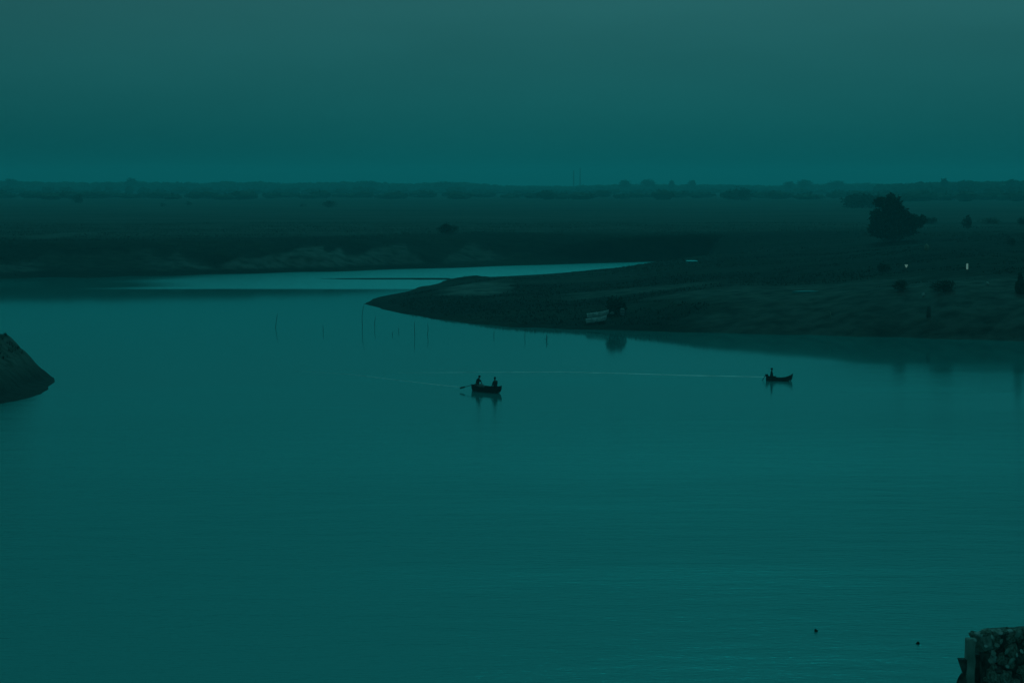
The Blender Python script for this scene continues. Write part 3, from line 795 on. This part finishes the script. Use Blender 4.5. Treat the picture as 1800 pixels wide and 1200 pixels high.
# rower at the stern, leaning into the oar; facing the bow
pA = on_boat(boat1, -1.62, 0, .42)
person('person leaning forward at the stern of the rowing boat, holding the oar', pA, BH + .25,
       dict(pelvis=(0, 0, .16), chest=(.16, 0, .60), neck=(.22, 0, .80), head=(.30, 0, .95), ell=(.30, .30, .45), wrl=(.40, .30, .26), elr=(.20, -.34, .40), wrr=(.30, -.50, .28),
            knl=(.44, .14, .18), anl=(.40, .13, -.28), knr=(.42, -.16, .14), anr=(.52, -.14, -.28)), M['cloth_dark'], M['cloth_pale'])
pB = on_boat(boat1, 1.15, 0, .44)
person('person sitting upright near the bow of the rowing boat', pB, BH + math.pi,
       dict(pelvis=(0, 0, .10), chest=(.03, 0, .55), neck=(.04, 0, .76), head=(.07, 0, .93), ell=(.08, .30, .30), wrl=(.32, .18, .20), elr=(.08, -.30, .30), wrr=(.32, -.18, .20),
            knl=(.44, .16, .16), anl=(.42, .14, -.30), knr=(.44, -.16, .16), anr=(.46, -.14, -.30)), M['cloth_dark'], M['cloth_dark'])
pC = on_boat(boat2, -.88, 0, .20)
person('person sitting at the stern of the slim boat with upturned bow', pC, B2H,
       dict(pelvis=(0, 0, .12), chest=(.02, 0, .56), neck=(.02, 0, .77), head=(.03, 0, .94), ell=(-.06, .28, .34), wrl=(-.18, .22, .20), elr=(.06, -.28, .32), wrr=(.30, -.16, .24),
            knl=(.40, .14, .22), anl=(.42, .10, -.20), knr=(.42, -.14, .20), anr=(.46, -.10, -.20)), M['cloth_dark'], M['cloth_dark'])
# oar
def make_oar():
    h = on_boat(boat1, -1.25, -.42, .78); tip = Vector((at_z(811, 678).x, h.y + .3, .30))
    t = thing('oar', 'wooden oar reaching out to the left of the rowing boat', 'oar', h)
    d = tip - h
    obj('shaft', tube([-d * .18, d * .72], [.03, .026], 8), M['wood_dark'], t, smooth=True)
    bm = bmesh.new()
    q = d.to_track_quat('X', 'Z').to_matrix()
    add_box(bm, d * .86, (d.length * .30, .035, .17), q, .012)
    obj('blade', bm, M['wood_grey'], t)
make_oar()
# bundle of pale net lying amidships
def make_net():
    p = on_boat(boat1, -.95, .0, .12)
    bm = bmesh.new(); bmesh.ops.create_icosphere(bm, subdivisions=3, radius=1)
    for v in bm.verts:
        k = 1 + .3 * mnoise.noise(v.co * 2.2) + .1 * mnoise.noise(v.co * 7)
        v.co = Vector((v.co.x * .34 * k, v.co.y * .36 * k, .30 + v.co.z * .36 * k))
    tag(obj('fishing_net', bm, M['cloth_pale'], smooth=True), 'heaped grey fishing net in the stern of the rowing boat', 'net').location = p
make_net()

# hauled-up pale boats
for lab, px, py, hd_, ln in (('pale boat drawn up on the bank, upper of two beside the dark bush', 1052, 557, R(20), 3.6), ('pale boat drawn up on the bank, lower of two nearest the water', 1049, 567, R(16), 3.3)):
    p = ground_hit(px, py); p.z += .18
    make_boat('moored_boat', lab, p, hd_, ln, 1.1, .42, .22, .12, M['paint_pale'], M['paint_pale'], 'pale boats on the bank', roll=R(8), pitch=R(-7))

# ------------------------------------------------------------------ stakes in the shallows
def stake(label, px, pw, pt, kink=0.0, lean=0.0, branch=False, r=.04):
    b = at_z(px, pw); s = FPX / b.y; h = (pw - pt) / s
    t = thing('fishing_stake', label, 'stake', b, 0, 'fishing stakes in the shallows')
    rr = random.Random(int(px))
    pts = []
    for i in range(9):
        f = i / 8; z = -1.6 + f * (h + 1.6)
        zz = max(0, z) / h
        pts.append((lean * zz * h + kink * math.sin(math.pi * zz) * h + rr.uniform(-.012, .012) * h, rr.uniform(-.02, .02), z))
    obj('pole', tube(pts, [r * (1.15 - .55 * i / 8) for i in range(9)], 7), M['stake'], t, smooth=True)
    if branch:
        obj('branch', tube([(0, 0, h * .45), (.18, .05, h * .62), (.3, .05, h * .6)], [.035, .025, .015], 6), M['stake'], t)
        obj('branch', tube([(0, 0, h * .15), (-.2, 0, h * .3), (-.34, 0, h * .28)], [.035, .03, .02], 6), M['stake'], t)
for a in [('bowed stake standing alone at the far left of the shallows', 484, 576, 551, 0, .16),
          ('short stake between the bowed stake and the tallest stake', 568, 584, 572, 0, 0),
          ('tallest stake, slightly bowed, below the tip of the spit', 637, 574, 533, -.06, .10),
          ('thin stake just right of the tallest stake', 659, 576, 556, -.05, .08),
          ('very short stub below the spit, left of a pair', 690, 589, 583, 0, 0),
          ('very short stub below the spit, right of a pair', 701, 583, 576, 0, 0),
          ('straight stake in the shallows, left of a pair', 729, 591, 565, 0, -.02),
          ('slightly bent stake in the shallows, right of a pair', 751, 589, 568, .05, .04),
          ('short stake close to the bank, midway along the row', 868, 592, 582, 0, .05),
          ('stake close to the bank, left of the branched stub', 922.5, 594, 578, .03, 0)]:
    stake(*a)
stake('dark stub with two side branches at the right end of the row', 961, 599, 588, 0, 0, True, .07)

# ------------------------------------------------------------------ small things on the right bank
def post(name, label, px, py, h, r, mat, cat, lean=0.0, group=None, cap=True):
    p = ground_hit(px, py)
    t = thing(name, label, cat, p, 0, group)
    obj('post', tube([(0, 0, -.3), (lean * h * .4, 0, h * .5), (lean * h, 0, h)], [r * 1.1, r, r * .9], 8), mat, t, smooth=True)
    if cap: obj('cap', tube([(lean * h, 0, h - .06), (lean * h, 0, h + .03)], [r * 1.35, r * 1.1], 8), mat, t)
    return t
lm, lnt, lb = mat_base('lamp_glow')
lb.inputs['Base Color'].default_value = (.8, .8, .75, 1); lb.inputs['Emission Color'].default_value = (.5, 1.0, .85, 1); lb.inputs['Emission Strength'].default_value = .13
def lamp_post():
    p = ground_hit(1700, 479); t = thing('lamp_post', 'short upright lit lamp on the dark field at right', 'lamp', p)
    obj('post', tube([(0, 0, -.3), (0, 0, .55)], .07, 8), M['wood_grey'], t)
    obj('lantern', tube([(0, 0, .5), (0, 0, .6), (0, 0, 1.35), (0, 0, 1.45)], [.13, .16, .16, .11], 10), lm, t)
    obj('cap', tube([(0, 0, 1.45), (0, 0, 1.55)], [.22, .05], 10), M['wood_grey'], t)
lamp_post()
post('leaning_post', 'thin pale leaning post on the lower bank slope', 1461, 562, 1.0, .05, M['straw'], 'post', -.15)
post('tree_stump', 'thick dark stump standing on the pale slope at right', 1632, 558, 1.5, .30, M['bark'], 'stump', .04, cap=False)
def small_lamp():
    p = ground_hit(1593, 477); t = thing('lamp_post', 'small lit lamp with a tapering shade left of the upright lamp', 'lamp', p)
    obj('post', tube([(0, 0, -.3), (0, 0, .65)], .06, 8), M['wood_grey'], t)
    obj('lantern', tube([(0, 0, .62), (0, 0, 1.1), (0, 0, 1.14)], [.07, .28, .28], 10), lm, t)
    obj('cap', tube([(0, 0, 1.14), (0, 0, 1.22)], [.30, .1], 10), M['wood_grey'], t)
small_lamp()
def lump(name, label, px, py, w, h, mat, cat, seed, group=None):
    p = ground_hit(px, py)
    bm = bmesh.new(); bmesh.ops.create_icosphere(bm, subdivisions=3, radius=1)
    for v in bm.verts:
        k = 1 + .25 * mnoise.noise(v.co * 1.7 + Vector((seed, 0, 0))) + .08 * mnoise.noise(v.co * 6 + Vector((seed, 0, 0)))
        v.co = Vector((v.co.x * w / 2 * k, v.co.y * w / 2 * k, h * .42 + v.co.z * h * .55 * k))
    o = obj(name, bm, mat, smooth=True); o.location = p
    return tag(o, label, cat, group)
lump('haystack', 'small pale rounded haystack right of the lone bushy tree', 1629, 440, 1.1, 1.4, M['straw'], 'haystack', 1)
lump('stone', 'tiny pale stone near the tall narrow bush at right', 1736, 500, .45, .4, M['chip'], 'stone', 2)
lump('stone', 'tiny pale stone above the thick dark stump', 1623, 521, .5, .5, M['chip'], 'stone', 3)
lump('sack', 'pale sack lying beside the two pale moored boats', 1076, 553, .6, .5, M['cloth_pale'], 'sack', 4)
def barrel():
    p = ground_hit(1094, 554)
    t = thing('barrel', 'pale upright barrel on the bank right of the pale moored boats', 'barrel', p)
    obj('shell', tube([(0, 0, -.05), (0, 0, .1), (0, 0, .5), (0, 0, .9), (0, 0, 1.0)], [.30, .33, .36, .33, .30], 16), M['cloth_pale'], t, smooth=True)
    for z in (.3, .7): obj('hoop', tube([(0, 0, z - .03), (0, 0, z + .03)], .368, 16), M['wood_grey'], t)
    obj('lid', tube([(0, 0, 1.0), (0, 0, 1.04)], .24, 12), M['chip'], t)
barrel()
# shallow standing water on the bank
def puddle(label, x0, x1, y, dep):
    a, b = ground_hit(x0, y), ground_hit(x1, y)
    n = 24; bm = bmesh.new(); c = (a + b) / 2
    zz = max(ground_z(a.x + (b.x - a.x) * i / 12, a.y + (b.y - a.y) * i / 12 + dy) for i in range(13) for dy in (-dep, 0, dep)) + .03
    vs = []
    for i in range(n):
        t = 2 * math.pi * i / n; k = 1 + .25 * mnoise.noise(Vector((math.cos(t) * 2, math.sin(t) * 2, x0)))
        vs.append(bm.verts.new((c.x + math.cos(t) * abs(b.x - a.x) / 2 * k, c.y + math.sin(t) * dep * k, zz)))
    bm.faces.new(vs)
    low = [bm.verts.new((v.co.x * 1.0, v.co.y, zz - .5)) for v in vs]
    for i in range(n): bm.faces.new((vs[i], low[i], low[(i + 1) % n], vs[(i + 1) % n]))
    o = obj('puddle', bm, wm); o['kind'] = 'structure'
puddle('', 1390, 1442, 514, .8)
puddle('', 1200, 1232, 461, 2.5)

# ------------------------------------------------------------------ floating weed on the near water
for lab, px, py, w in (('dark floating weed clump on the near water, left of two', 1434, 1109, .14), ('dark floating weed clump nearest the stone pier', 1614, 1131, .12)):
    p = at_z(px, py)
    t = thing('floating_weed', lab, 'weed', p, 0, 'floating weed clumps')
    v, f = leaf_cloud([(0, 0, .04, w * .5, w * .4, .06)], 60, .05, int(px), drop=-.02)
    obj('leaves', from_data('leaves', v, f), M['leaf'], t)
    obj('root_mass', tube([(-w * .3, 0, -.02), (0, 0, .03), (w * .3, .02, -.02)], [.03, .06, .03], 7), M['stake'], t, smooth=True)

# ------------------------------------------------------------------ ruined pier at the lower right, near the camera
def pier():
    Y = 60.0
    def q(px, py, dy=0): return at_y(px, py, Y + dy)
    base = Vector((q(1800, 1200).x, Y, 0))
    t = thing('stone_pier', 'broken mossy stone pier rising from the water at the lower right corner', 'pier', base)
    def lp(px, py, dy=0): return q(px, py, dy) - base
    s = FPX / Y
    # main shaft
    top = lp(1735, 1150).z; x0, x1 = lp(1731, 1150).x, lp(1960, 1150).x
    bm = bmesh.new()
    add_box(bm, Vector(((x0 + x1) / 2, .85, top / 2 - 1.2)), (x1 - x0, 1.3, top + 2.4), None, .05)
    bmesh.ops.subdivide_edges(bm, edges=bm.edges, cuts=5, use_grid_fill=True)
    for v in bm.verts:
        v.co += Vector((1, .6, .5)) * .07 * mnoise.noise(v.co * 1.3)
    obj('shaft', bm, M['stone_dark'], t)
    # corner pilaster with rounded head
    px0, px1 = lp(1699, 1130).x, lp(1715.5, 1130).x; ph = lp(1700, 1122).z
    bm = bmesh.new(); add_box(bm, Vector(((px0 + px1) / 2, .12, ph / 2 - 1.2)), (px1 - px0, .30, ph + 2.4), None, .06)
    bmesh.ops.subdivide_edges(bm, edges=[e for e in bm.edges if abs(e.verts[0].co.z - e.verts[1].co.z) > 3], cuts=30)
    for v in bm.verts: v.co += Vector((.05, .05, 0)) * mnoise.noise(v.co * 2.5)
    obj('pilaster', bm, M['plaster'], t)
    # bracket wedge and lower knob on the pilaster's left side
    a = [lp(1685.5, 1158.5), lp(1699.5, 1158.5), lp(1699.5, 1186), lp(1694, 1184)]
    bm = bmesh.new(); f1 = [bm.verts.new((p.x, -.02, p.z)) for p in a]; f2 = [bm.verts.new((p.x, .24, p.z)) for p in a]
    bm.faces.new(f1[::-1]); bm.faces.new(f2)
    for i in range(4): bm.faces.new((f1[i], f1[(i + 1) % 4], f2[(i + 1) % 4], f2[i]))
    bmesh.ops.recalc_face_normals(bm, faces=bm.faces)
    obj('bracket', bm, M['stone_dark'], t)
    bm = bmesh.new(); bmesh.ops.create_icosphere(bm, subdivisions=3, radius=1)
    c = lp(1693, 1212)
    for v in bm.verts:
        k = 1 + .25 * mnoise.noise(v.co * 1.5); v.co = Vector((c.x + v.co.x * .19 * k, .1 + v.co.y * .2 * k, c.z + v.co.z * .5 * k))
    obj('knob', bm, M['stone_dark'], t, smooth=True)
    # back wall closing the dark recess between pilaster and shaft
    bx0, bx1 = px1 - .02, x0 + .05
    obj('recess_wall', box(((bx0 + bx1) / 2, .75, (top - .1) / 2 - 1.2), (bx1 - bx0, .2, top + 2.2)), M['stone_dark'], t)
    # lintel slab bridging pilaster and shaft
    bm = bmesh.new()
    pts = [lp(1709, 1125), lp(1722, 1122), lp(1740, 1128), lp(1745, 1152), lp(1728, 1149), lp(1714, 1140)]
    f1 = [bm.verts.new((p.x, .30, p.z)) for p in pts]; f2 = [bm.verts.new((p.x + .12, .8, p.z + .03)) for p in pts]
    bm.faces.new(f1); bm.faces.new(f2[::-1])
    for i in range(6): bm.faces.new((f1[i], f2[i], f2[(i + 1) % 6], f1[(i + 1) % 6]))
    bmesh.ops.recalc_face_normals(bm, faces=bm.faces)
    obj('lintel', bm, M['stone'], t)
    # rubble stones: domed top and face
    rr = random.Random(4)
    shapes = []
    for k in range(6):
        bm = bmesh.new(); bmesh.ops.create_icosphere(bm, subdivisions=1, radius=1)
        for v in bm.verts: v.co *= 1 + .45 * mnoise.noise(v.co * 1.4 + Vector((k * 7.3, 0, 0)))
        me = mesh_from('stone', bm); me.materials.append((M['plaster'], M['stone'], M['stone_dark'], M['stone'], M['chip'], M['stone'])[k]); shapes.append(me)
    def outline(px): return np.interp(px, [1708, 1720, 1735, 1752, 1775, 1800, 1860, 1960], [1119, 1112, 1108, 1106, 1106, 1104, 1100, 1102])
    n = 0
    for i in range(230):
        px = rr.uniform(1716, 1950); f = rr.random()
        py = outline(px) + 13 + f * 90
        if px < 1734 and py > 1126: continue
        dy = .12 + (1 - f) * rr.uniform(.1, 1.0) if f < .3 else rr.uniform(.12, .28)
        p = lp(px, py, 0); sz = rr.uniform(.09, .26)
        o = obj('stone', rr.choice(shapes), None, t)
        o.location = (p.x, dy, p.z - .02); o.rotation_euler = (rr.uniform(0, 6), rr.uniform(0, 6), rr.uniform(0, 6))
        o.scale = (sz * 1.35, sz, sz * .75); n += 1
    # rim stones that make the domed outline
    px = 1719
    while px < 1950:
        p = lp(px, outline(px) + 9); sz = rr.uniform(.08, .17)
        o = obj('stone', rr.choice(shapes), None, t); o.location = (p.x, .3 + rr.uniform(0, .3), p.z); o.scale = (sz * 1.5, sz, sz * .7); o.rotation_euler = (0, 0, rr.uniform(0, 6))
        px += rr.uniform(4, 8)
    # core of the dome
    bm = bmesh.new()
    prof = [(p_, outline(p_) + 13 + 3 * mnoise.noise(Vector((p_ * .07, 0, 0)))) for p_ in range(1718, 1968, 8)]
    f1 = [bm.verts.new((lp(a_, b_).x, .35, lp(a_, b_).z)) for a_, b_ in prof]; f2 = [bm.verts.new((lp(a_, b_).x + .35, 1.35, lp(a_, b_).z)) for a_, b_ in prof]
    g1 = [bm.verts.new((v.co.x, .35, top - .15 if v.co.x > x0 else v.co.z - .15)) for v in f1]; g2 = [bm.verts.new((v.co.x, 1.35, g.co.z)) for v, g in zip(f2, g1)]
    for i in range(len(prof) - 1):
        bm.faces.new((f1[i], f1[i + 1], f2[i + 1], f2[i])); bm.faces.new((f1[i], g1[i], g1[i + 1], f1[i + 1]))
        bm.faces.new((f2[i], f2[i + 1], g2[i + 1], g2[i])); bm.faces.new((g1[i], g2[i], g2[i + 1], g1[i + 1]))
    bmesh.ops.recalc_face_normals(bm, faces=bm.faces)
    obj('rubble_core', bm, M['stone_dark'], t)
    # pale flakes
    for px, py, sz in [(1714, 1124, .05), (1726, 1116, .035), (1744, 1119, .05), (1759, 1112, .055), (1733, 1135, .045), (1753, 1133, .06), (1746, 1147, .085), (1742, 1161, .07),
                       (1760, 1127, .06), (1778, 1161, .09), (1788, 1150, .05), (1770, 1144, .08), (1796, 1144, .05), (1771, 1170, .05), (1790, 1113, .1)]:
        p = lp(px, py); bm = bmesh.new(); bmesh.ops.create_icosphere(bm, subdivisions=1, radius=1)
        for v in bm.verts: v.co = Vector((v.co.x * sz * 1.2, v.co.y * sz * .5, v.co.z * sz)) * (1 + .5 * mnoise.noise(v.co * 2 + Vector((px, 0, 0))))
        o = obj('flake', bm, M['chip'] if sz < .06 else M['plaster'], t); o.location = (p.x, .0, p.z); o.rotation_euler = (-.7, rr.uniform(0, 3), 0); o.scale = (1.35,) * 3
pier()

# ------------------------------------------------------------------ evening haze over the plain
hm = bpy.data.materials.new('haze'); hm.use_nodes = True
hn = hm.node_tree.nodes; hn.clear()
ho = hn.new('ShaderNodeOutputMaterial'); pv = hn.new('ShaderNodeVolumePrincipled')
pv.inputs['Color'].default_value = (0.22, 0.93, 1.0, 1)
pv.inputs['Density'].default_value = 3.0e-4
pv.inputs['Anisotropy'].default_value = 0.4
hm.node_tree.links.new(pv.outputs[0], ho.inputs['Volume'])
hz = obj('haze', box((0, 2980, 28), (8400, 6400, 68)), hm); hz['kind'] = 'stuff'
tag(hz, 'thin evening haze lying over the river plain', 'haze')
